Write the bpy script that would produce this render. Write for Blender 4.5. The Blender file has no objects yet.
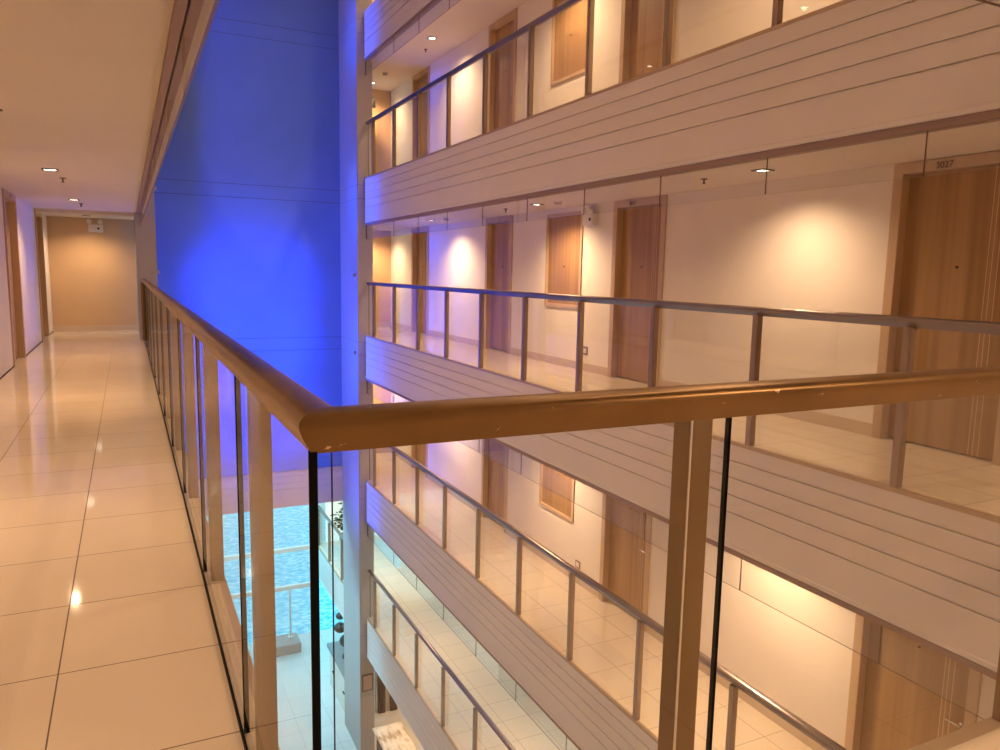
import bpy, bmesh, math, random
from mathutils import Matrix, Vector
random.seed(4)
S = bpy.context.scene
COL = S.collection

# ------------------------------------------------------------------ camera
YAW, PITCH, ROLL, FPX = 0.458635, 0.133972, 0.0192678, 754.13
cy, sy, cp, sp = math.cos(YAW), math.sin(YAW), math.cos(PITCH), math.sin(PITCH)
fwd = Vector((sy*cp, cy*cp, -sp)); right = Vector((cy, -sy, 0)); up = right.cross(fwd)
cr, sr = math.cos(ROLL), math.sin(ROLL)
r2 = right*cr + up*sr; u2 = -right*sr + up*cr
cam = bpy.data.cameras.new('camera'); camo = bpy.data.objects.new('camera', cam); COL.objects.link(camo)
M = Matrix.Identity(4)
for i in range(3):
    M[i][0] = r2[i]; M[i][1] = u2[i]; M[i][2] = -fwd[i]
M[0][3], M[1][3], M[2][3] = 0, 0, 1.40
camo.matrix_world = M
cam.sensor_width = 36; cam.lens = FPX/1000*36; cam.clip_start = 0.02; cam.clip_end = 300
S.camera = camo

# ------------------------------------------------------------------ view, world
S.view_settings.view_transform = 'Standard'; S.view_settings.look = 'None'
S.view_settings.gamma = 1; S.view_settings.use_curve_mapping = False
S.view_settings.exposure = 0.27
S.cycles.use_denoising = True
S.cycles.max_bounces = 10; S.cycles.diffuse_bounces = 5; S.cycles.glossy_bounces = 5
S.cycles.transparent_max_bounces = 48
S.cycles.sample_clamp_indirect = 4
W = bpy.data.worlds.new('dusk_sky'); S.world = W; W.use_nodes = True
bg = W.node_tree.nodes['Background']
bg.inputs[0].default_value = (0.24, 0.68, 0.88, 1); bg.inputs[1].default_value = 1.8

# downlight beams by place: (power, colour, cone in degrees, aim offset in y)
BEAMS = {'facing': (100.0, (1.0, 0.65, 0.37), 148, 0.0), 'facing_end': (60.0, (1.0, 0.57, 0.22), 132, 0.0),
         'corridor': (46.0, (1.0, 0.60, 0.27), 62, -0.40), 'overhead': (4.0, (1.0, 0.56, 0.25), 120, 0.0),
         'corridor_end': (7.0, (1.0, 0.55, 0.22), 66, 0.0), 'other': (102.0, (1.0, 0.60, 0.30), 125, 0.0),
         'lower': (62.0, (1.0, 0.62, 0.34), 132, 0.0), 'lobby': (8.0, (1.0, 0.68, 0.42), 125, 0.0)}

# levels: finished floor height of each storey
FZ = {-2: -6.55, -1: -3.28, 0: 0.0, 1: 3.37, 2: 6.75}
GZ = -10.0           # lobby floor
ROOF = 10.1
CEIL = 2.40
XF = 4.65            # face of the facing gallery
XW = 6.0             # its room wall
XL = -1.45           # room wall of our corridor
XA = 0.345           # atrium face of our corridor
YB = 1.335           # atrium face of the gallery we stand on
YEND = 16.15          # column face
YWALL = 17.6         # blue atrium end wall
YCOR = 18.5          # ends of the corridors
YGL = 21.4           # lobby glazing

# ------------------------------------------------------------------ lamps of the place and added cool ones
def light(name, kind, loc, energy, color, target=None, size=None, sizey=None, spot=None, blend=.6, radius=.05, parent=None, spread=None):
    d = bpy.data.lights.new(name, kind); d.energy = energy; d.color = color
    if kind == 'AREA':
        d.shape = 'RECTANGLE'; d.size = size; d.size_y = sizey or size
        if spread: d.spread = spread
    if kind == 'SPOT':
        d.spot_size = spot; d.spot_blend = blend; d.shadow_soft_size = radius
    o = bpy.data.objects.new(name, d); COL.objects.link(o); o.location = loc
    if target is not None:
        o.rotation_euler = (Vector(target)-Vector(loc)).to_track_quat('-Z', 'Y').to_euler()
    if parent:
        o.parent = parent; o.matrix_parent_inverse = parent.matrix_world.inverted()
    return o
BLUE = (0.0, 0.075, 1.0)
E_BLUE_WASH, E_BLUE_SPOT, E_BLUE_LINE = 270.0, 760.0, 80.0

# ------------------------------------------------------------------ materials
MATS = {}
def mat(name, color, rough=.5, metal=0.0, spec=.5, coat=0.0):
    m = bpy.data.materials.new(name); m.use_nodes = True
    b = m.node_tree.nodes['Principled BSDF']
    b.inputs['Base Color'].default_value = (*color, 1); b.inputs['Roughness'].default_value = rough
    b.inputs['Metallic'].default_value = metal; b.inputs['Specular IOR Level'].default_value = spec
    b.inputs['Coat Weight'].default_value = coat
    MATS[name] = m
    return m
class N:
    """small node helper"""
    def __init__(s, m): s.nt = m.node_tree; s.b = s.nt.nodes.get('Principled BSDF')
    def new(s, t, **kw):
        n = s.nt.nodes.new(t)
        for k, v in kw.items(): setattr(n, k, v)
        return n
    def link(s, a, b): s.nt.links.new(a, b)
    def math(s, op, a, b=None):
        n = s.new('ShaderNodeMath', operation=op)
        for i, v in enumerate((a, b)):
            if v is None: continue
            if hasattr(v, 'links'): s.link(v, n.inputs[i])
            else: n.inputs[i].default_value = v
        return n.outputs[0]
def noise(n, scale, vec, detail=3):
    t = n.new('ShaderNodeTexNoise'); t.inputs['Scale'].default_value = scale; t.inputs['Detail'].default_value = detail
    n.link(vec, t.inputs['Vector']); return t.outputs['Fac']
def scaled_pos(n, sc):
    g = n.new('ShaderNodeNewGeometry'); v = n.new('ShaderNodeVectorMath', operation='MULTIPLY')
    n.link(g.outputs['Position'], v.inputs[0]); v.inputs[1].default_value = sc
    return v.outputs[0]
def ramp(n, fac, stops):
    r = n.new('ShaderNodeValToRGB'); n.link(fac, r.inputs[0])
    e = r.color_ramp.elements
    while len(e) < len(stops): e.new(.5)
    for el, (p, c) in zip(e, stops): el.position = p; el.color = (*c, 1)
    return r.outputs[0]

def plaster(name, color, rough=.75, var=.04, bump=.05):
    m = mat(name, color, rough); n = N(m)
    f = noise(n, 1.0, scaled_pos(n, (1.3, 1.3, 1.3)), 4)
    c0 = tuple(c*(1-var) for c in color); c1 = tuple(min(1, c*(1+var)) for c in color)
    n.link(ramp(n, f, [(.3, c0), (.7, c1)]), n.b.inputs['Base Color'])
    f2 = noise(n, 1.0, scaled_pos(n, (160, 160, 60)), 2)
    bp = n.new('ShaderNodeBump'); bp.inputs['Strength'].default_value = bump; bp.inputs['Distance'].default_value = .003
    n.link(f2, bp.inputs['Height']); n.link(bp.outputs[0], n.b.inputs['Normal'])
    return m
def tiles(name, color, joint, size, off, rough=.12, width=.004, spec=.5, var=.03):
    m = mat(name, color, rough, spec=spec); n = N(m)
    g = n.new('ShaderNodeNewGeometry'); sep = n.new('ShaderNodeSeparateXYZ'); n.link(g.outputs['Position'], sep.inputs[0])
    masks = []
    for ax in (0, 1):
        p = n.math('SUBTRACT', sep.outputs[ax], off[ax] - width/2)
        p = n.math('DIVIDE', p, size[ax]); fr = n.math('FRACT', p)
        masks.append(n.math('LESS_THAN', fr, width/size[ax]))
        if ax == 0: cx = n.math('FLOOR', p)
        else: cyy = n.math('FLOOR', p)
    msk = n.math('MAXIMUM', masks[0], masks[1])
    wn = n.new('ShaderNodeTexWhiteNoise', noise_dimensions='2D')
    cmb = n.new('ShaderNodeCombineXYZ'); n.link(cx, cmb.inputs[0]); n.link(cyy, cmb.inputs[1]); n.link(cmb.outputs[0], wn.inputs['Vector'])
    f = noise(n, 1.0, scaled_pos(n, (2.2, 2.2, 2.2)), 5)
    f = n.math('ADD', n.math('MULTIPLY', f, .6), n.math('MULTIPLY', wn.outputs['Value'], .4))
    base = ramp(n, f, [(.25, tuple(c*(1-var) for c in color)), (.75, tuple(min(1, c*(1+var)) for c in color))])
    mx = n.new('ShaderNodeMix', data_type='RGBA'); n.link(msk, mx.inputs[0]); n.link(base, mx.inputs[6]); mx.inputs[7].default_value = (*joint, 1)
    n.link(mx.outputs[2], n.b.inputs['Base Color'])
    rr = n.math('ADD', n.math('MULTIPLY', msk, .5), rough); n.link(rr, n.b.inputs['Roughness'])
    return m
def wood(name, dark, light, axis=1, streak=26.0):
    m = mat(name, light, .42); n = N(m)
    s1 = (2.0, streak, .35) if axis == 1 else (streak, 2.0, .35)
    s2 = (1.0, 7.0, .12) if axis == 1 else (7.0, 1.0, .12)
    f = noise(n, 1.0, scaled_pos(n, s1), 5); f2 = noise(n, 1.0, scaled_pos(n, s2), 2)
    mixf = n.math('ADD', n.math('MULTIPLY', f, .5), n.math('MULTIPLY', f2, .5))
    n.link(ramp(n, mixf, [(.36, dark), (.5, tuple((a+b)/2 for a, b in zip(dark, light))), (.64, light)]), n.b.inputs['Base Color'])
    return m

wall_m = plaster('wall_paint', (.80, .74, .66), .7)
ceil_m = plaster('ceiling_paint', (.70, .63, .56), .85, .02, 0)
fascia_m = plaster('fascia_panel', (.71, .65, .61), .6, .02, .02)
end_m = plaster('end_wall_paint', (.12, .24, .60), .8, .04, .02)
ochre_m = plaster('end_corridor_paint', (.62, .43, .25), .7)
col_m = plaster('column_cladding', (.40, .38, .37), .6, .02, .02)
joint_m = mat('dark_joint', (.05, .03, .02), .9)
floor_m = tiles('floor_tile', (.70, .60, .48), (.10, .06, .04), (.597, .595), (-.27, 2.85), .065, .005)
lobby_m = tiles('lobby_tile', (.72, .70, .67), (.30, .28, .26), (.8, .8), (.2, .1), .12, .006)
base_m = plaster('skirting_tile', (.62, .50, .38), .35)
frame_m = wood('door_frame_wood', (.50, .35, .22), (.58, .42, .27), 1, 10)
door_m = wood('door_wood', (.28, .155, .062), (.42, .255, .11), 1, 16)
inlay_m = mat('door_inlay', (.62, .47, .32), .4)
steel_m = mat('post_metal', (.34, .26, .21), .32, .85)
warm_post_m = mat('warm_lit_post', (.25, .155, .06), .30, .9)  # near copy of the post metal, warm light put into its colour
chrome_m = mat('bright_metal', (.8, .78, .76), .12, 1.0)
rail_m = mat('bronze_handrail', (.40, .25, .13), .34, .9)
n = N(rail_m)
f = noise(n, 1.0, scaled_pos(n, (3, 3, 3)), 4)
scr = noise(n, 1.0, scaled_pos(n, (28, 70, 40)), 5)
scm = n.math('GREATER_THAN', scr, .715)
c = ramp(n, f, [(.3, (.22, .13, .055)), (.7, (.31, .19, .085))])
mx = n.new('ShaderNodeMix', data_type='RGBA'); n.link(scm, mx.inputs[0]); n.link(c, mx.inputs[6]); mx.inputs[7].default_value = (.70, .52, .34, 1)
n.link(mx.outputs[2], n.b.inputs['Base Color'])
n.link(n.math('ADD', n.math('MULTIPLY', f, .25), .24), n.b.inputs['Roughness'])
rail2_m = mat('dim_lit_handrail', (.24, .19, .18), .30, .8)  # copy of the handrail metal, dimmer far light put into its colour
sill_m = mat('sill_metal', (.48, .36, .25), .45, .5)
trim_m = mat('soffit_trim', (.30, .20, .17), .6)
lip_m = mat('fascia_lip', (.78, .74, .72), .4)
gasket_m = mat('glass_edge', (.006, .006, .005), .6, spec=.08)
curtain_edge_m = mat('curtain_edge', (.16, .10, .06), .5)
black_m = mat('black_plastic', (.02, .018, .016), .4)
white_m = mat('white_plastic', (.78, .74, .68), .4)
dark_m = mat('dark_bracket', (.10, .06, .04), .5)
marble_m = mat('marble', (.70, .58, .44), .15); n = N(marble_m)
n.link(ramp(n, noise(n, 1.0, scaled_pos(n, (9, 3, 3)), 8), [(.35, (.45, .30, .18)), (.5, (.75, .62, .46)), (.7, (.85, .76, .62))]), n.b.inputs['Base Color'])
slat_m = mat('dark_slat_wood', (.06, .035, .025), .5)
leaf_m = mat('leaf_green', (.02, .045, .015), .5)
soil_m = mat('dark_pot', (.03, .03, .035), .35)
stone_m = mat('grey_stone', (.30, .29, .29), .5)
water_m = mat('pool_water', (.10, .62, .80), .08, spec=.6); n = N(water_m)
w1 = noise(n, 1.0, scaled_pos(n, (4.5, 6.5, 1)), 7)
bp = n.new('ShaderNodeBump'); bp.inputs['Strength'].default_value = .6; bp.inputs['Distance'].default_value = .05
n.link(w1, bp.inputs['Height']); n.link(bp.outputs[0], n.b.inputs['Normal'])
n.link(ramp(n, w1, [(.36, (.05, .50, .72)), (.5, (.16, .68, .84)), (.64, (.55, .90, .95))]), n.b.inputs['Base Color'])
def emit(name, color, strength):
    m = bpy.data.materials.new(name); m.use_nodes = True; nt = m.node_tree
    nt.nodes.remove(nt.nodes['Principled BSDF']); e = nt.nodes.new('ShaderNodeEmission')
    e.inputs[0].default_value = (*color, 1); e.inputs[1].default_value = strength
    nt.links.new(e.outputs[0], nt.nodes['Material Output'].inputs[0]); return m
lamp_m = emit('lamp_face', (1, .86, .66), 9)
led_m = emit('blue_led', (.03, .16, 1.0), 3)
frost_m = emit('lit_frosted_window', (.80, 1.0, .86), .95)
exit_m = emit('exit_face', (1, .75, .5), .3)
def glass(name, tint, f0=.04, gain=1.0):
    m = bpy.data.materials.new(name); m.use_nodes = True; nt = m.node_tree
    nt.nodes.remove(nt.nodes['Principled BSDF']); q = N.__new__(N); q.nt = nt
    tr = nt.nodes.new('ShaderNodeBsdfTransparent'); tr.inputs[0].default_value = (*tint, 1)
    gl = nt.nodes.new('ShaderNodeBsdfGlossy'); gl.inputs['Roughness'].default_value = 0.0; gl.inputs['Color'].default_value = (1, 1, 1, 1)
    g = nt.nodes.new('ShaderNodeNewGeometry'); d = nt.nodes.new('ShaderNodeVectorMath'); d.operation = 'DOT_PRODUCT'
    nt.links.new(g.outputs['Normal'], d.inputs[0]); nt.links.new(g.outputs['Incoming'], d.inputs[1])
    c = q.math('ABSOLUTE', d.outputs['Value']); c = q.math('SUBTRACT', 1.0, c); c = q.math('POWER', c, 5.0)
    F = q.math('ADD', q.math('MULTIPLY', c, (1-f0)*gain), f0)
    mx = nt.nodes.new('ShaderNodeMixShader'); nt.links.new(F, mx.inputs[0])
    nt.links.new(tr.outputs[0], mx.inputs[1]); nt.links.new(gl.outputs[0], mx.inputs[2])
    nt.links.new(mx.outputs[0], nt.nodes['Material Output'].inputs[0]); return m
glass_m = glass('clear_glass', (.97, .975, .97), .035, .34)
curtain_m = glass('smoke_curtain_glass', (.96, .96, .95), .05, .8)

# ------------------------------------------------------------------ mesh builder
class MB:
    def __init__(s): s.bm = bmesh.new(); s.mi = 0
    def _mark(s, faces):
        for f in faces: f.material_index = s.mi
    def box(s, x0, x1, y0, y1, z0, z1):
        v = [s.bm.verts.new((x, y, z)) for x in (x0, x1) for y in (y0, y1) for z in (z0, z1)]
        q = [(0,1,3,2), (4,6,7,5), (0,4,5,1), (2,3,7,6), (0,2,6,4), (1,5,7,3)]
        s._mark([s.bm.faces.new([v[i] for i in f]) for f in q]); return s
    def prism(s, prof, a0, a1, axis='Y'):
        """extrude a closed profile; axis Y: prof=(x,z); axis X: prof=(y,z); axis Z: prof=(x,y)"""
        def pt(p, t): return (p[0], t, p[1]) if axis == 'Y' else ((t, p[0], p[1]) if axis == 'X' else (p[0], p[1], t))
        A = [s.bm.verts.new(pt(p, a0)) for p in prof]; B = [s.bm.verts.new(pt(p, a1)) for p in prof]
        k = len(prof); fs = [s.bm.faces.new([A[i], A[(i+1) % k], B[(i+1) % k], B[i]]) for i in range(k)]
        fs += [s.bm.faces.new(A[::-1]), s.bm.faces.new(B)]
        s._mark(fs); return s
    def sweep(s, path, prof, closed=True):
        """mitred sweep of profile (side offset, z) along a horizontal path"""
        P = [Vector(p) for p in path]; rings = []
        for i, p in enumerate(P):
            d0 = (P[i]-P[i-1]).normalized() if i else (P[1]-P[0]).normalized()
            d1 = (P[i+1]-P[i]).normalized() if i < len(P)-1 else d0
            n0 = Vector((d0.y, -d0.x, 0)); n1 = Vector((d1.y, -d1.x, 0)); m = (n0+n1)
            m = m/ m.dot(n0) if m.length > 1e-6 else n0
            rings.append([s.bm.verts.new(p + m*a + Vector((0, 0, b))) for a, b in prof])
        k = len(prof); fs = []
        for r, q in zip(rings, rings[1:]):
            fs += [s.bm.faces.new([r[i], r[(i+1) % k], q[(i+1) % k], q[i]]) for i in range(k)]
        fs += [s.bm.faces.new(rings[0][::-1]), s.bm.faces.new(rings[-1])]
        s._mark(fs); return s
    def cyl(s, c, r, h, axis='Z', seg=20, r2=None):
        r2 = r if r2 is None else r2
        rot = {'Z': Matrix.Identity(4), 'X': Matrix.Rotation(math.pi/2, 4, 'Y'), 'Y': Matrix.Rotation(-math.pi/2, 4, 'X')}[axis]
        g = bmesh.ops.create_cone(s.bm, cap_ends=True, segments=seg, radius1=r, radius2=r2, depth=h, matrix=Matrix.Translation(c) @ rot)
        s._mark({f for v in g['verts'] for f in v.link_faces}); return s
    def ball(s, c, r, sc=(1, 1, 1)):
        g = bmesh.ops.create_uvsphere(s.bm, u_segments=16, v_segments=10, radius=r, matrix=Matrix.Translation(c) @ Matrix.Diagonal((*sc, 1)))
        s._mark({f for v in g['verts'] for f in v.link_faces}); return s
    def build(s, name, mats, parent=None, bevel=0, smooth=False):
        bmesh.ops.recalc_face_normals(s.bm, faces=s.bm.faces)
        if bevel: bmesh.ops.bevel(s.bm, geom=list(s.bm.edges), offset=bevel, segments=2, affect='EDGES', clamp_overlap=True)
        if smooth:
            for f in s.bm.faces: f.smooth = True
        me = bpy.data.meshes.new(name); s.bm.to_mesh(me); s.bm.free()
        for m in (mats if isinstance(mats, (list, tuple)) else [mats]): me.materials.append(m)
        o = bpy.data.objects.new(name, me); COL.objects.link(o)
        if smooth:
            try: me.set_sharp_from_angle(angle=math.radians(35))
            except Exception: pass
        if parent:
            o.parent = parent; q = parent
            while q: me.transform(Matrix.Translation(-Vector(q.location))); q = q.parent
        return o
def struct(o): o['kind'] = 'structure'; return o
def empty(name, loc): o = bpy.data.objects.new(name, None); COL.objects.link(o); o.location = loc; o.empty_display_size = .1; return o
def tag(o, label, cat, group=None):
    o['label'] = label; o['category'] = cat
    if group: o['group'] = group
    return o
def copy_thing(root, loc, label, parts=True):
    r = root.copy(); COL.objects.link(r); r.location = loc; r['label'] = label
    for ch in list(root.children):
        c = ch.copy(); COL.objects.link(c); c.parent = r
        for g in list(ch.children):
            d = g.copy(); COL.objects.link(d); d.parent = c
    return r
LV = {-2: 'two floors below', -1: 'one floor below', 0: 'on eye level', 1: 'one floor above', 2: 'two floors above'}

# ------------------------------------------------------------------ slabs, ceilings
for k, z in FZ.items():
    f = MB(); x_out = 8.6 if k == -2 else XW+.25; yend = YGL if k == -2 else YCOR
    f.box(XF+.03, x_out, YB-.05, yend, z-.06, z)
    f.box(XL-.25, XA-.03, YB-.05, YCOR, z-.06, z)
    f.box(XL-.25, x_out, -.75, YB-.05, z-.06, z)
    struct(f.build('floor', floor_m))
    zt = (FZ[k+1]-.06) if k < 2 else ROOF
    c = MB()
    x_c = 8.6 if k == -2 else XW+.25
    c.box(XF+.10, x_c, YB-.1, yend, z+CEIL, zt)
    c.box(XL-.25, XA-.11, YB-.1, YCOR, z+CEIL, zt)
    c.box(XL-.25, x_c, -.75, YB-.1, z+CEIL, zt)
    struct(c.build('ceiling', ceil_m))
c = MB(); c.box(XF+.10, 8.6, YB-.1, YGL, -7.5, FZ[-2]-.06); c.box(XL-.25, XA-.11, YB-.1, YWALL, -7.5, FZ[-2]-.06); c.box(XL-.25, 8.6, -.75, YB-.1, -7.5, FZ[-2]-.06)
struct(c.build('ceiling', ceil_m))
struct(MB().box(XL-.25, 8.6, -.75, YGL, GZ-.1, GZ).build('floor', lobby_m))
struct(MB().box(XL-.5, 8.9, -.9, YCOR+.3, ROOF, ROOF+.15).build('ceiling', ceil_m))

# ------------------------------------------------------------------ doors and walls of the facing gallery
DOORS = [(3.35, 4.51), (7.60, 8.72), (11.75, 12.83), (15.80, 16.90)]
PANEL = (9.50, 10.56)
dn = [0]
def door(face, y0, y1, z, side, number=None, panel=False):
    """side=+1: room wall faces -X (facing gallery); side=-1: room wall faces +X"""
    dn[0] += 1
    r = struct(empty('door_%d' % dn[0], (face, (y0+y1)/2, z)))
    s = side; zb = z+.90 if panel else z; zt = z+CEIL-.005 if not panel else z+2.33
    fw = .09 if not panel else .05
    X = lambda a: face + s*a
    def bx(m, a0, a1, *r_): m.box(min(X(a0), X(a1)), max(X(a0), X(a1)), *r_)
    f = MB(); bx(f, -.022, .13, y0, y0+fw, zb, zt); bx(f, -.022, .13, y1-fw, y1, zb, zt); bx(f, -.022, .13, y0+fw, y1-fw, zt-fw, zt)
    if panel: bx(f, -.022, .13, y0+fw, y1-fw, zb, zb+fw)
    f.build('door_frame', frame_m, r, .003)
    l = MB(); dep = .075 if not panel else .01
    bx(l, dep, dep+.05, y0+fw+.003, y1-fw-.003, zb+(.012 if not panel else fw), zt-fw-.003)
    l.mi = 1
    if not panel:
        for q in (.17, .215, .25): bx(l, dep-.0015, dep+.001, y0+fw+q, y0+fw+q+.006, zb+.012, zt-fw-.003)
    leaf = l.build('door_leaf', [door_m, inlay_m], r)
    struct(MB().box(min(X(.14), X(.19)), max(X(.14), X(.19)), y0-.02, y1+.02, zb, zt+.004).build('door_backing', wall_m, r))
    pk = MB().cyl((X(dep-.004), (y0+y1)/2, z+1.52), .011, .012, 'X', 12).build('peephole', black_m, leaf)
    if not panel:
        h = MB(); hy = y0+fw+.055
        h.cyl((X(dep-.006), hy, z+1.04), .026, .012, 'X', 20); h.cyl((X(dep-.03), hy, z+1.04), .009, .05, 'X', 12)
        h.cyl((X(dep-.052), hy+.055, z+1.04), .009, .13, 'Y', 12)
        h.build('lever_handle', chrome_m, leaf, smooth=True)
        MB().cyl((X(dep-.008), hy, z+.95), .023, .016, 'X', 20).build('lock_cylinder', chrome_m, leaf, smooth=True)
        b = MB(); bx(b, -.03, -.02, (y0+y1)/2-.02, (y0+y1)/2+.16, zt-.075, zt-.02)
        if not number: b.build('number_plate', frame_m, r)
        else:
            b.bm.free()
            cu = bpy.data.curves.new('number', 'FONT'); cu.body = number; cu.size = .075; cu.extrude = .003
            to = bpy.data.objects.new('tmp', cu); COL.objects.link(to)
            bpy.context.view_layer.update()
            me = bpy.data.meshes.new_from_object(to); bpy.data.objects.remove(to)
            me.materials.clear(); me.materials.append(dark_m)
            o = bpy.data.objects.new('door_number', me); COL.objects.link(o)
            me.transform(Matrix.Translation((X(-.026), (y0+y1)/2+.20, zt-.078)) @ Matrix.Rotation(-math.pi/2, 4, 'Z') @ Matrix.Rotation(math.pi/2, 4, 'X'))
            o.parent = r; me.transform(Matrix.Translation(-Vector(r.location)))
    return r
def wall_run(name, x0, x1, z, openings, ya, yb, top):
    w = MB(); y = ya
    for o0, o1, pan in openings:
        w.box(x0, x1, y, o0, z, top)
        if pan: w.box(x0, x1, o0, o1, z, z+.90); w.box(x0, x1, o0, o1, z+2.33, top)
        y = o1
    w.box(x0, x1, y, yb, z, top)
    return struct(w.build(name, wall_m))
for k in (-1, 0, 1, 2):
    z = FZ[k]
    ops = sorted([(a, b, False) for a, b in DOORS] + [(*PANEL, True)])
    wall_run('wall_right', XW, XW+.2, z, ops, -.75, YCOR, z+CEIL)
    num = {0: ['3027', '3017', None, None]}.get(k, [None]*4)
    for (a, b), nn in zip(DOORS, num): door(XW, a, b, z, 1, nn)
    door(XW, *PANEL, z, 1, panel=True)
    bb = MB(); y = YB-.3
    for a, b in DOORS:
        bb.box(XW-.012, XW, y, a, z, z+.12); y = b
    bb.box(XW-.012, XW, y, YCOR, z, z+.12)
    struct(bb.build('baseboard_right', base_m))
# our corridor
LDOORS = [(12.16, 13.44), (16.12, 17.36)]
for k in (-2, -1, 0, 1, 2):
    z = FZ[k]
    wall_run('wall_left', XL-.2, XL, z, [(a, b, False) for a, b in LDOORS] if k == 0 else [], -.75, YCOR, z+CEIL)
    if k == 0:
        for a, b in LDOORS: door(XL, a, b, z, -1)
    bb = MB(); y = -.6
    for a, b in (LDOORS if k == 0 else []):
        bb.box(XL, XL+.010, y, a, z, z+.012); y = b
    bb.box(XL, XL+.010, y, YCOR, z, z+.012)
    struct(bb.build('baseboard_left', joint_m))
    w = MB().box(XL-.2, .53, YCOR, YCOR+.2, z, z+CEIL)
    if k > -2: w.box(XF-.25, XW+.2, YCOR, YCOR+.2, z, z+CEIL)
    struct(w.build('wall_end', ochre_m))
    b2 = MB().box(XL, .2, YCOR-.012, YCOR, z, z+.12)
    if k > -2: b2.box(XF+.1, XW, YCOR-.012, YCOR, z, z+.12)
    struct(b2.build('baseboard_end', base_m))
    struct(MB().box(XL-.2, 8.6, -.95, -.75, z, z+CEIL).build('wall_behind', wall_m))
struct(MB().box(XL-.2, XL, -.75, YGL+.1, GZ, -7.5).box(XL-.2, 8.6, -.95, -.75, GZ, -7.5).box(XL, 1.98, YGL-.05, YGL+.15, GZ, -3.3).build('wall_lobby', wall_m))
struct(MB().box(XL, XL+.1, YCOR, YGL, -7.5, -3.3).build('wall_lobby', wall_m))
struct(MB().box(XL-.2, 8.9, YCOR, YGL+.2, -3.5, -3.3).build('ceiling', ceil_m))

# ceiling beam at the far end of our corridor
struct(MB().box(XL, .2, 16.2, 16.55, CEIL-.055, CEIL+.01).build('trim_beam', ceil_m))

# ------------------------------------------------------------------ fascias with plank grooves
GR = (.17, .32, .475, .63)
def fascia_profile(z, h=.95):
    """(offset outward from face, z) going down the face"""
    p = [(-.10, z-.03), (0, z-.03)]
    for g in GR: p += [(0, z-g+.007), (-.016, z-g+.007), (-.016, z-g-.007), (0, z-g-.007)]
    p += [(0, z-h+.045), (.008, z-h+.035), (.008, z-h+.008), (0, z-h), (-.10, z-h)]
    return p
tn = 0
for k, z in FZ.items():
    pr = fascia_profile(z); zb = z-.95
    for nm, (a0, a1), ax, fx in (('f', (YB, YEND-.05 if k != -2 else YEND-.05), 'Y', lambda a: XF-a), ('l', (YB, 15.95), 'Y', lambda a: XA+a), ('b', (XA, XF), 'X', lambda a: YB+a)):
        tn += 1
        m = MB(); m.prism([(fx(a), b) for a, b in pr], a0, a1, ax)
        struct(m.build('trim_%d' % tn, fascia_m))
        if k == -2: continue
        tn += 1                                 # brown metal head holding the glass
        m = MB(); m.prism([(fx(a), b) for a, b in ((-.012, zb), (-.012, zb-.055), (-.10, zb-.055), (-.10, zb))], a0, a1, ax)
        struct(m.build('trim_%d' % tn, trim_m))
# lobby-side continuation of the level -2 fascia past the column
tn += 1
struct(MB().prism([(XF-a, b) for a, b in fascia_profile(FZ[-2])], YWALL, YGL, 'Y').build('trim_%d' % tn, fascia_m))
# beam under the blue end wall
tn += 1
pr = [(-.2, -3.28), (0, -3.28)]
for g in (-3.42, -3.58, -3.73): pr += [(0, g+.008), (-.016, g+.008), (-.016, g-.008), (0, g-.008)]
pr += [(0, -4.17), (-.2, -4.17)]
struct(MB().prism([(YWALL+.05-a, b) for a, b in pr], .53, XF-.0, 'X').build('trim_%d' % tn, fascia_m))

# ------------------------------------------------------------------ atrium end wall and columns
JZ = [v for zf in FZ.values() for v in (zf-.155, zf-.44)]
ew = MB()
zs = sorted([j for j in JZ if j > -3.3]); prev = -3.28
for j in zs + [ROOF]:
    t = j-.004 if j != ROOF else ROOF
    ew.box(.5, XF+.1, YWALL, YWALL+.25, prev, t); prev = j+.004
ew.mi = 1; ew.box(.5, XF+.1, YWALL+.006, YWALL+.24, -3.28, ROOF)
struct(ew.build('wall_atrium_end', [end_m, joint_m]))
def column(name, x0, x1, y0, y1):
    m = MB(); prev = GZ
    for j in sorted(JZ + [-8.5]) + [ROOF]:
        t = j-.003 if j != ROOF else ROOF
        m.box(x0, x1, y0, y1, prev, t); prev = j+.003
    m.mi = 1; m.box(x0+.006, x1-.006, y0+.006, y1-.006, GZ, ROOF)
    return struct(m.build(name, [col_m, joint_m]))
column('column', 4.49, 4.83, YEND, YWALL)
column('column', .18, .53, 16.0, YWALL)

# ------------------------------------------------------------------ glass railings
def rail_prof(w=.088, cx=0.0):
    h = w/2
    pts = [(-h*math.cos(math.pi*i/10), .022*math.sin(math.pi*i/10)) for i in range(11)]
    pts += [(h-.002, -.008), (h-.008, -.022), (h-.019, -.040), (.018, -.053), (-.018, -.053), (-h+.019, -.040), (-h+.008, -.022), (-h+.002, -.008)]
    return pts
def pane(name, x0, x1, y0, y1, z0, z1, parent, m, thin='x'):
    edge = curtain_edge_m if m is curtain_m else gasket_m
    p = MB(); p.box(x0, x1, y0, y1, z0, z1)
    for f in p.bm.faces:
        nrm = f.calc_center_median()
        big = abs(nrm.x-(x0+x1)/2) > 1e-5 if thin == 'x' else abs(nrm.y-(y0+y1)/2) > 1e-5
        f.material_index = 0 if big else 1
    return p.build(name, [m, edge], parent)
PY = [1.945+1.365*i for i in range(11)]
PYR = PY
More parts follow.
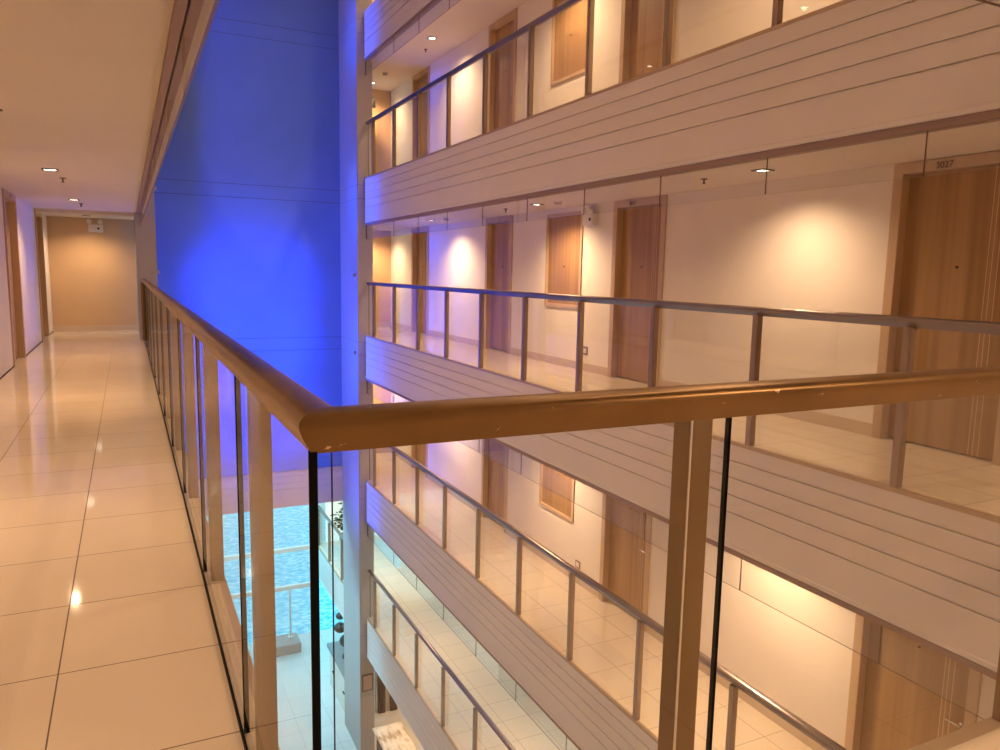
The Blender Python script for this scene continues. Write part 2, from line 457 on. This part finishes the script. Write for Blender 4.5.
def railing_x(z, face, inward, posts, y0, y1, label, rm, endpost=False, seam=.02, y_first=None):
    """railing along Y. inward=+1: corridor lies on +X side"""
    s = inward; X = lambda a: face + s*a
    r = empty('glass_railing', (X(.06), (y0+y1)/2, z)); tag(r, label, 'railing')
    bx = lambda m, a0, a1, *q: m.box(min(X(a0), X(a1)), max(X(a0), X(a1)), *q)
    cuts = [p for p in posts]
    hr = MB(); hr.sweep([(X(.06), y1, z+1.144), (X(.06), y0, z+1.144)], rail_prof())
    hr.build('handrail', rm, r, smooth=True)
    for p in posts:
        m = MB(); bx(m, .002, .060, p-.03, p+.03, z-.03, z+1.10); m.build('post', steel_m, r, .003)
    b = MB(); bx(b, -.002, .085, y0, y1, z-.034, z-.002); b.build('base_rail', sill_m, r)
    ed = [y_first if y_first is not None else y0] + [p+seam for p in posts] + [y1]
    for a, b_ in zip(ed, ed[1:]):
        if b_-a < .15: continue
        bb = pane('glass_panel', *sorted((X(.064), X(.076))), a+.004, b_-.004, z-.001, z+1.098, r, glass_m)
    return r
def railing_y(z, x0, x1, posts, label, rm, x_first=None, seam=.07):
    r = empty('glass_railing', ((x0+x1)/2, YB-.06, z)); tag(r, label, 'railing')
    hr = MB(); hr.sweep([(x0, YB-.06, z+1.144), (x1, YB-.06, z+1.144)], rail_prof()); hr.build('handrail', rm, r, smooth=True)
    for p in posts:
        MB().box(p-.03, p+.03, YB-.062, YB-.002, z-.03, z+1.10).build('post', steel_m, r, .003)
    MB().box(x0, x1, YB-.085, YB+.002, z-.034, z-.002).build('base_rail', sill_m, r)
    ed = [x_first or x0] + [p+seam for p in posts] + [x1]
    for a, b_ in zip(ed, ed[1:]):
        if b_-a < .15: continue
        pane('glass_panel', a+.004, b_-.004, YB-.076, YB-.064, z-.001, z+1.098, r, glass_m, 'y')
    return r
LA = [2.13+1.365*i for i in range(10)]
# nearest railing: two arms mitred at the corner -> one thing
r = empty('glass_railing', (.286, YB-.06, 0)); tag(r, 'bronze handrail with glass panels in the foreground, turning a corner beside our corridor', 'railing')
hp = rail_prof()
MB().sweep([(.286, 15.93, 1.144), (.286, 3.56, 1.144)], hp).build('handrail', rail_m, r, smooth=True)
MB().sweep([(.286, 3.5575, 1.144), (.286, YB-.06, 1.144), (XF-.02, YB-.06, 1.144)], hp).build('handrail', rail_m, r, smooth=True)
MB().sweep([(.286, 3.561, 1.144), (.286, 3.5565, 1.144)], [(a*1.01, b*1.01-.0) for a, b in hp]).build('handrail_joint', dark_m, r, smooth=True)
for p in LA: MB().box(.284, .340, p-.028, p+.028, -.03, 1.10).build('post', warm_post_m, r, .003)
for p in (1.131, 2.496, 3.861): MB().box(p-.0335, p-.0285, YB-.0645, YB-.0615, -.02, 1.098).build('edge_highlight', chrome_m, r)  # bright strips added in place of the highlight along each post's edge
for p in (1.131, 2.496, 3.861): MB().box(p-.032, p+.032, YB-.062, YB-.002, -.03, 1.10).build('post', warm_post_m, r, .003)
MB().box(.225, .345, 15.86, 15.93, -.03, 1.10).build('end_post', warm_post_m, r, .003)
MB().box(.235, .347, YB-.1, 15.95, -.034, -.002).build('base_rail', sill_m, r)
MB().box(.252, .258, YB-.07, 15.9, 0, .022).build('glazing_channel', gasket_m, r)
MB().box(.235, XF, YB-.1, YB+.002, -.034, -.002).build('base_rail', sill_m, r)
ed = [YB-.078] + [p+.11 for p in LA] + [15.85]
for a, b_ in zip(ed, ed[1:]): pane('glass_panel', .264, .276, a+.004, b_-.004, -.001, 1.098, r, glass_m)
for a in ed[1:-1]: MB().box(.2625, .2785, a-.0035, a+.0035, .0, 1.097).build('seam_gasket', gasket_m, r)
MB().box(.2630, .2775, ed[0]-.002, ed[0]+.0035, .0, 1.097).build('seam_gasket', gasket_m, r)
ed = [.300, 1.199, 2.564, 3.929, XF]
for a, b_ in zip(ed, ed[1:]): pane('glass_panel', a+.004, b_-.004, YB-.076, YB-.064, -.001, 1.098, r, glass_m, 'y')

for k in (-2, -1, 0, 1, 2):
    if k == 2: continue
    railing_x(FZ[k], XF, 1, PY, YB+.01, YEND-.05, 'shade-toned handrail with clear glass panels on facing gallery, %s' % {-2: 'lowest one, two floors below', -1: 'one floor below us', 0: 'level with the camera', 1: 'one floor above us'}[k], rail2_m)
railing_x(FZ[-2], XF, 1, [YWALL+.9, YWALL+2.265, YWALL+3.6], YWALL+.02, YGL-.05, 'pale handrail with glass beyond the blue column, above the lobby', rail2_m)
# our own side on the other floors
for k in (-2, -1, 1):
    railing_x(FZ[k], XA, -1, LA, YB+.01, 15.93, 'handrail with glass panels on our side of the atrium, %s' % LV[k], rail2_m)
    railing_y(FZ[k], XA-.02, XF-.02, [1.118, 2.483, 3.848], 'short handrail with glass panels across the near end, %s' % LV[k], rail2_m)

# ------------------------------------------------------------------ smoke curtain glass under each fascia
def curtain(k):
    z0 = FZ[k]-.95-.055; z1 = z0-.29; r = empty('glass_smoke_curtain', (XF, 8, z0))
    tag(r, 'strip of glass panes hanging under the facing fascia, %s' % {-1: 'two floors below us', 0: 'below our floor level', 1: 'just above eye level', 2: 'at top of the photo'}[k], 'glass screen')
    ed = [YB] + PY[:-1] + [YEND-.05]
    for a, b in zip(ed, ed[1:]): pane('glass_pane', XF+.020, XF+.030, a+.002, b-.002, z1, z0, r, curtain_m)
    MB().box(XF+.015, XF+.035, YEND-.052, YEND-.04, z1, z0).build('end_clip', dark_m, r)
for k in (-1, 0, 1, 2): curtain(k)
z0 = CEIL+.02; z0 = FZ[1]-.95-.055
r = empty('glass_smoke_curtain', (.3, 8, z0)); tag(r, 'strip of glass panes hanging from the ceiling edge over our corridor, upper left', 'glass screen')
ed = [YB-.08] + [p+.11 for p in LA] + [15.95]
for a, b in zip(ed, ed[1:]): pane('glass_pane', .250, .262, a+.002, b-.002, z0-.235, z0+.03, r, curtain_m)
MB().box(.205, .25, YB-.08, 15.95, z0-.0, z0+.05).build('head_channel', trim_m, r)
r = empty('glass_smoke_curtain', (2, YB-.07, z0)); tag(r, 'strip of glass hanging overhead across the near end, its corner at top right of photo', 'glass screen')
for a, b in zip([.27, 1.19, 2.555, 3.92], [1.19, 2.555, 3.92, XF]): pane('glass_pane', a+.002, b-.002, YB-.082, YB-.070, z0-.27, z0+.03, r, curtain_m, 'y')
MB().box(.27, XF, YB-.12, YB-.082, z0, z0+.05).build('head_channel', trim_m, r)

# ------------------------------------------------------------------ ceiling fittings
def downlight_proto(loc):
    x, y, z = loc
    r = empty('downlight', loc)
    t = MB()
    for a in ((-.075, .075, -.075, -.055), (-.075, .075, .055, .075), (-.075, -.055, -.055, .055), (.055, .075, -.055, .055)):
        t.box(x+a[0], x+a[1], y+a[2], y+a[3], z-.012, z)
    t.build('trim_ring', dark_m, r)
    MB().box(x-.055, x+.055, y-.055, y+.055, z-.006, z).build('lamp_face', lamp_m, r)
    return r
proto = None
LDS = {}
for kk, (e_, c_, a_, off_) in BEAMS.items():
    LD = LDS[kk] = bpy.data.lights.new('downlight_beam', 'SPOT'); LD.energy = e_; LD.color = c_
    LD.spot_size = math.radians(a_); LD.spot_blend = 1.0 if kk == 'facing' else .8; LD.shadow_soft_size = .035
def downlight(loc, label, group, beam='other'):
    global proto
    if proto is None: r = proto = downlight_proto(loc)
    else: r = copy_thing(proto, loc, label)
    tag(r, label, 'ceiling light', group)
    o = bpy.data.objects.new('lamp_beam', LDS[beam]); COL.objects.link(o); o.location = (0, 0, -.03); o.parent = r
    o.rotation_euler = (math.atan(BEAMS[beam][3]/1.0), 0, 0)
    return r
proto_first = True
YL = [1.1, 5.4, 9.75, 14.0, 17.9]
WH = {1.1: 'nearest the camera', 5.4: 'by the nearest door', 9.75: 'by the wooden panel', 14.0: 'past the third door', 17.9: 'at the far end'}
downlight((5.35, YL[1], CEIL), 'square downlight on facing gallery, level with the camera, by the nearest door', 'facing gallery downlights', 'facing')
for k in (-2, -1, 0, 1, 2):
    for y in YL:
        if (k, y) == (0, 5.4): continue
        downlight((5.35, y, FZ[k]+CEIL), 'square downlight on facing gallery, %s, %s' % (LV[k], WH[y]), 'facing gallery downlights', 'facing_end' if y == 17.9 else 'overhead' if y == 1.1 else ('lower' if k == -2 else 'facing'))
YLL = [1.1, 5.2, 9.45, 13.5, 17.7]
WL = {1.1: 'overhead', 5.2: 'outside top of photo', 9.45: 'nearest visible one', 13.5: 'middle one', 17.7: 'farthest, by the end wall'}
for y in YLL: downlight((-.68, y, CEIL), 'square recessed downlight in ceiling of our left corridor, %s' % WL[y], 'our corridor downlights', {1.1: 'overhead', 17.7: 'corridor_end'}.get(y, 'corridor'))
for k in (-2, -1, 1, 2):
    for y in YLL[1:]:
        downlight((-.6, y, FZ[k]+CEIL), 'square downlight in left corridor %s, at %s' % (LV[k], {5.2: 'second bay', 9.45: 'third bay', 13.5: 'fourth bay', 17.7: 'last bay'}[y]), 'left side downlights on other floors')
for k in (-2, -1, 0, 1):
    downlight((2.6, .2, FZ[k]+CEIL), 'square recessed downlight over the near cross gallery, %s' % LV[k], 'near cross gallery downlights', 'overhead')

def sprinkler(loc, label):
    x, y, z = loc; r = MB(); r.cyl((x, y, z-.004), .035, .008, 'Z', 16); r.cyl((x, y, z-.03), .010, .045, 'Z', 10); r.cyl((x, y, z-.05), .018, .004, 'Z', 12)
    return tag(r.build('sprinkler', dark_m), label, 'sprinkler', 'ceiling sprinklers')
for (x, y, z, l) in ((-.72, 6.05, CEIL, 'small dark sprinkler in corridor ceiling at left edge of photo'), (-.62, 10.3, CEIL, 'small dark sprinkler just beyond the nearest visible corridor downlight'),
                     (-.62, 14.3, CEIL, 'small dark sprinkler beyond the middle corridor downlight'),
                     (5.35, 6.2, CEIL, 'small dark sprinkler left of the near downlight on facing gallery'), (5.35, 10.75, CEIL, 'small dark sprinkler left of the wooden wall panel light'),
                     (5.5, 14.75, FZ[1]+CEIL, 'small dark sprinkler below a downlight, one floor above')): sprinkler((x, y, z), l)
def detector(loc, label):
    x, y, z = loc; r = empty('smoke_detector', loc); tag(r, label, 'smoke detector', 'smoke detectors')
    MB().cyl((x, y, z-.01), .06, .02, 'Z', 24).build('base', white_m, r)
    MB().cyl((x, y, z-.035), .045, .03, 'Z', 24, .055).build('sensor_cap', mat('detector_cap', (.45, .40, .36), .5), r, smooth=True)
detector((5.35, 9.15, CEIL), 'round smoke detector between wooden panel and second door, facing gallery')
detector((5.35, 16.9, FZ[1]+CEIL), 'round smoke detector near the exit sign, one floor above')
detector((5.35, 13.2, CEIL), 'round smoke detector near far end of facing gallery at camera level')

def emergency(loc, along, label):
    x, y, z = loc; r = empty('emergency_light', loc); tag(r, label, 'emergency light')
    if along == 'Y':   # on a wall facing -X
        MB().box(x-.09, x, y-.16, y+.12, z-.10, z+.06).build('housing', white_m, r, .008)
        for s in (-.08, .05): 
            h = MB(); h.cyl((x-.10, y+s, z+.10), .042, .06, 'X', 20, .05); h.cyl((x-.07, y+s, z+.065), .012, .03, 'Z', 10); h.build('lamp_head', white_m, r, smooth=True)
        MB().box(x-.094, x-.089, y-.10, y-.06, z-.04, z+.0).build('indicator', black_m, r)
    else:              # on a wall facing -Y
        MB().box(x-.14, x+.14, y-.09, y, z-.12, z+.04).build('housing', white_m, r, .008)
        for s in (-.12, .09):
            h = MB(); h.cyl((x+s, y-.10, z+.10), .05, .06, 'Y', 20, .042); h.cyl((x+s, y-.07, z+.055), .012, .04, 'Z', 10); h.build('lamp_head', white_m, r, smooth=True)
        MB().box(x+.03, x+.07, y-.094, y-.089, z-.06, z-.02).build('indicator', black_m, r)
emergency((XW, 9.28, 2.2), 'Y', 'twin-head emergency light on facing wall right of the wooden panel')
emergency((-.55, YCOR, 2.22), 'X', 'twin-head emergency light high on the yellow end wall of our corridor')
# exit sign one floor above
r = empty('exit_sign', (5.7, 17.6, FZ[1]+2.2)); tag(r, 'small dark framed exit sign on far end of gallery one floor above', 'sign')
MB().box(5.22, 5.46, 18.0, 18.05, FZ[1]+1.86, FZ[1]+2.10).build('frame', black_m, r)
MB().box(5.28, 5.40, 17.994, 18.001, FZ[1]+1.92, FZ[1]+2.04).build('face', exit_m, r)
MB().box(5.33, 5.35, 18.01, 18.04, FZ[1]+2.10, FZ[1]+2.40).build('bracket', black_m, r)
# wall sockets
for k, nm in ((0, 'level with the camera'), (-1, 'one floor below')):
    r = empty('wall_socket', (XW, 9.33, FZ[k]+.30)); tag(r, 'small square wall socket right of the wooden panel, %s' % nm, 'socket')
    MB().box(XW-.010, XW, 9.27, 9.40, FZ[k]+.24, FZ[k]+.36).build('frame', steel_m, r, .002)
    MB().box(XW-.013, XW-.009, 9.295, 9.375, FZ[k]+.265, FZ[k]+.335).build('face', white_m, r)

# ------------------------------------------------------------------ blue wash lighting
def led(loc, sx, sy_, label):
    x, y, z = loc; r = empty('led_floodlight', loc); tag(r, label, 'floodlight', 'blue floodlights')
    MB().box(x-sx/2, x+sx/2, y-sy_/2, y+sy_/2, z, z+.05).build('housing', black_m, r)
    return r
def flood(x, z, tx, tz, e, side, where, cone=125, ty=YWALL):
    r = empty('led_floodlight', (x, 16.35, z)); tag(r, 'small blue LED floodlight box on the %s column, %s' % (side, where), 'floodlight', 'blue floodlights')
    d = .06 if side == 'left' else -.06
    MB().box(min(x, x+d), max(x, x+d), 16.30, 16.40, z-.035, z+.035).build('housing', col_m, r, .004)
    light('blue_beam', 'SPOT', (x+d*1.4, 16.35, z), e, BLUE, (tx, ty, tz), spot=math.radians(cone), blend=1.0, radius=.15)
for z, tz, e, wh in ((-2.3, -1.6, E_BLUE_WASH, 'lowest'), (-.4, -.2, E_BLUE_WASH, 'just below eye level'), (1.3, .7, E_BLUE_WASH*.8, 'just above eye level')):
    flood(.53, z, 3.9, tz, e, 'left', wh)
    flood(4.49, z, 1.0, tz, e, 'right', wh)
for z, wh in ((-3.8, 'under the ledge'), (-.5, 'at our floor level'), (2.9, 'one floor above'), (6.3, 'two floors above')):
    flood(.53, z, 4.65, z, E_BLUE_SPOT, 'left', wh, 36, 16.05)

r = empty('led_strip', (.56, 17.0, 2)); tag(r, 'tall vertical blue LED strip on the hidden inner face of the left column', 'light strip')
MB().box(.5305, .56, 16.96, 17.04, -4.0, 7.6).build('housing', black_m, r)
light('blue_line', 'AREA', (.57, 17.0, 1.8), E_BLUE_LINE, BLUE, (4.5, 16.95, 1.8), 11.4, .06, spread=math.radians(75))
tag(MB().box(.53, .59, 16.5, 16.6, -6.05, -5.95).build('led_floodlight', col_m), 'small floodlight added low on the left column to cool the right column', 'floodlight')  # added floodlight, throws cool light on the right column's lower part
light('added_cool_beam', 'SPOT', (.62, 16.55, -6), 420, (.28, .72, 1.0), (4.5, 16.8, -7.6), spot=math.radians(70), blend=1, radius=.1)
bpy.data.objects['blue_line'].rotation_euler = Matrix(((0, 0, -1), (0, 1, 0), (1, 0, 0))).to_euler()

# ------------------------------------------------------------------ lobby glazing and outdoors
g = empty('window_1', (3.5, YGL, GZ)); struct(g)
MB().box(2.0, XF+.02, YGL, YGL+.012, GZ, -3.5).build('window_pane', glass_m, g)
fr = MB()
for zz in (-6.62, -7.76): fr.box(2.0, XF, YGL-.05, YGL+.06, zz-.07, zz+.05)
fr.box(1.95, 2.06, YGL-.06, YGL+.06, GZ, -3.5)
fr.build('window_frame', white_m, g)
g = empty('window_2', (5.6, YGL, FZ[-2])); struct(g)
MB().box(4.95, 8.4, YGL, YGL+.012, FZ[-2], -3.5).build('window_pane', frost_m, g)
MB().box(XF, 4.93, YGL-.02, YGL+.1, FZ[-2], -3.5).build('window_post', white_m, g)
fr = MB()
for xx in (5.9, 7.2): fr.box(xx, xx+.07, YGL-.05, YGL+.06, FZ[-2], -3.5)
fr.build('window_frame', white_m, g)
g = empty('window_3', (8.5, 8, FZ[-2])); struct(g)
MB().box(8.4, 8.412, -.7, YGL, FZ[-2], FZ[-2]+CEIL).build('window_pane', glass_m, g)
fr = MB()
for i in range(17): fr.box(8.36, 8.45, -.7+i*1.365, -.64+i*1.365, FZ[-2], FZ[-2]+CEIL)
fr.box(8.36, 8.45, -.7, YGL, FZ[-2]+.0, FZ[-2]+.08); fr.build('window_frame', white_m, g)
struct(MB().box(8.4, 8.6, -.75, YGL, GZ, -7.5).box(8.3, 8.6, -.75, YGL, FZ[-2]+CEIL, -3.3).build('wall_lobby', wall_m))
tag(MB().box(-14, 16, 22.9, 60, -10.35, -10.25).build('pool_water', water_m), 'bright turquoise rippled pool water outside the lobby window', 'water')['kind'] = 'stuff'
struct(MB().box(-14, 30, 21.4, 22.9, -10.3, -10.02).box(8.6, 30, -10, 21.4, -10.3, -10.02).build('ground_terrace', lobby_m))
tag(MB().box(3.0, 4.25, 21.75, 22.5, -10.02, -9.72).build('plinth', stone_m, bevel=.01), 'low grey stone plinth at the pool edge outside the lobby window', 'plinth')
r = empty('standing_pole', (4.02, 22.2, -9.72)); tag(r, 'slender white pole standing on the grey plinth by the pool', 'pole')
MB().cyl((4.02, 22.2, -8.95), .03, 1.54, 'Z', 16).build('shaft', white_m, r, smooth=True); MB().cyl((4.02, 22.2, -9.69), .08, .03, 'Z', 20).build('foot', white_m, r, smooth=True)

# ------------------------------------------------------------------ plant in the bright gallery beyond the column
r = empty('potted_plant', (5.36, 20.6, FZ[-2])); tag(r, 'dark leafy potted plant in front of the white window past the column', 'plant')
MB().cyl((5.36, 20.6, FZ[-2]+.22), .16, .44, 'Z', 24, .22).build('pot', soil_m, r, smooth=True)
st = MB(); lv = MB()
for i in range(7):
    a = i*2.4; tip = Vector((5.36+.28*math.cos(a), 20.6+.28*math.sin(a), FZ[-2]+.75+.10*i)); b0 = Vector((5.36, 20.6, FZ[-2]+.42))
    d = tip-b0; L = d.length
    bmesh.ops.create_cone(st.bm, cap_ends=True, segments=6, radius1=.012, radius2=.006, depth=L, matrix=Matrix.Translation((tip+b0)/2) @ d.to_track_quat('Z', 'Y').to_matrix().to_4x4())
    for j in range(34):
        t = .35+.65*random.random(); c0 = b0+d*t + Vector((random.uniform(-.1, .1), random.uniform(-.1, .1), random.uniform(-.05, .08)))
        q = Matrix.Translation(c0) @ Matrix.Rotation(random.uniform(0, 6.3), 4, 'Z') @ Matrix.Rotation(random.uniform(-.9, .9), 4, 'X')
        L2, w2 = random.uniform(.11, .19), .038
        vs = [lv.bm.verts.new(q @ Vector(p)) for p in ((0, 0, 0), (L2*.4, w2, .012), (L2, 0, -.01), (L2*.4, -w2, .012), (L2*.4, 0, -.006))]
        for f in ((0, 1, 4), (1, 2, 4), (2, 3, 4), (3, 0, 4)): lv.bm.faces.new([vs[i_] for i_ in f])
st.build('stems', leaf_m, r); lv.build('foliage', leaf_m, r)

# ------------------------------------------------------------------ lobby furniture
r = empty('reception_counter', (4.95, 15.2, GZ)); tag(r, 'reception counter with veined marble top and dark slatted front', 'counter')
MB().box(4.62, 5.30, 14.3, 15.62, -9.04, -9.0).build('marble_top', marble_m, r, .004)
b = MB(); b.box(4.72, 5.24, 14.35, 15.55, GZ, -9.04).build('body', slat_m, r)
for side in range(1):
    s_ = MB()
    for i in range(16): s_.box(4.695, 4.722, 14.38+i*.075, 14.415+i*.075, GZ+.02, -9.05)
    for i in range(8): s_.box(4.74+i*.065, 4.775+i*.065, 14.325, 14.352, GZ+.02, -9.05)
    s_.build('slats', mat('slat_brown', (.16, .10, .07), .5), r)
r = empty('slatted_partition', (6.2, 17.6, GZ)); tag(r, 'tall dark slatted partition with pale strips behind the reception counter', 'partition')
MB().box(5.35, 8.3, 17.75, 17.85, GZ, -7.5).build('backing', wall_m, r)
s_ = MB()
for i in range(9): s_.box(5.40+i*.32, 5.58+i*.32, 17.66, 17.75, GZ, -7.52)
s_.build('slats', slat_m, r)
r = empty('framed_notice', (4.6, YEND, -8.16)); tag(r, 'small dark-framed notice on the beige column face above the reception', 'sign')
z0, z1, x0, x1 = -8.36, -7.96, 4.54, 4.79
fr = MB(); fr.box(x0, x1, YEND-.02, YEND, z0, z0+.018).box(x0, x1, YEND-.02, YEND, z1-.018, z1).box(x0, x0+.018, YEND-.02, YEND, z0+.018, z1-.018).box(x1-.018, x1, YEND-.02, YEND, z0+.018, z1-.018)
fr.build('frame', dark_m, r)
MB().box(x0+.018, x1-.018, YEND-.012, YEND, z0+.018, z1-.018).build('notice_sheet', mat('notice_paper', (.50, .40, .34), .7), r)
# white cabinet with grey top by the column
r = empty('white_cabinet', (4.6, 19, GZ)); tag(r, 'white cabinet with grey top beside the blue column in the lobby', 'cabinet')
MB().box(4.60, 5.2, 17.75, 19.6, GZ, -8.92).build('body', white_m, r, .004)
MB().box(4.54, 5.26, 17.70, 19.68, -8.92, -8.82).build('top', stone_m, r, .004)
for y in (18.0, 19.1): MB().box(4.57, 4.60, y, y+.14, -9.45, -9.42).build('handle', black_m, r)
r = empty('sculpture', (4.85, 18.7, -8.82)); tag(r, 'dark branching ornament standing on the white cabinet', 'ornament')
m = MB(); m.cyl((4.85, 18.7, -8.79), .13, .06, 'Z', 20); m.cyl((4.85, 18.7, -8.4), .03, .8, 'Z', 10)
for bx_, by_, bz_, br_ in ((4.85, 18.7, -8.35, .20), (4.72, 18.9, -8.05, .16), (4.80, 18.5, -7.85, .14), (4.68, 18.75, -7.65, .11), (4.95, 18.6, -8.0, .13)): m.ball((bx_, by_, bz_), br_, (1, 1.15, .8))
m.build('figure', black_m, r, smooth=True)
# ceiling panels added out of view to cast cool light on column and lobby
for i, (x, y) in enumerate(((1.6, 18.6), (3.4, 18.6), (1.6, 20.3), (3.4, 20.3))):
    tag(MB().box(x-.32, x+.32, y-.32, y+.32, -3.53, -3.50).build('added_light_panel', white_m), 'added cool light panel unseen in lobby ceiling behind the grooved beam, %s' % ('near left', 'near right', 'far left', 'far right')[i], 'ceiling light', 'added cool lobby panels')
    light('added_cool_panel', 'AREA', (x, y, -3.54), 60, (.30, .78, 1.0), (x, y, -10), .6)
# lobby lamps
for x, y in ((2.3, 8.0), (5.6, 15.3), (6.4, 16.8), (2.3, 3.0)):
    pass
for i, (x, y) in enumerate(((5.7, 14.9), (6.6, 16.9), (5.7, 10.5), (5.7, 6.0))):
    downlight((x, y, -7.5), 'square recessed downlight in lobby ceiling, %s' % ('above the reception counter', 'before the slatted partition', 'ten metres along', 'near end')[i], 'lobby downlights', 'lobby')
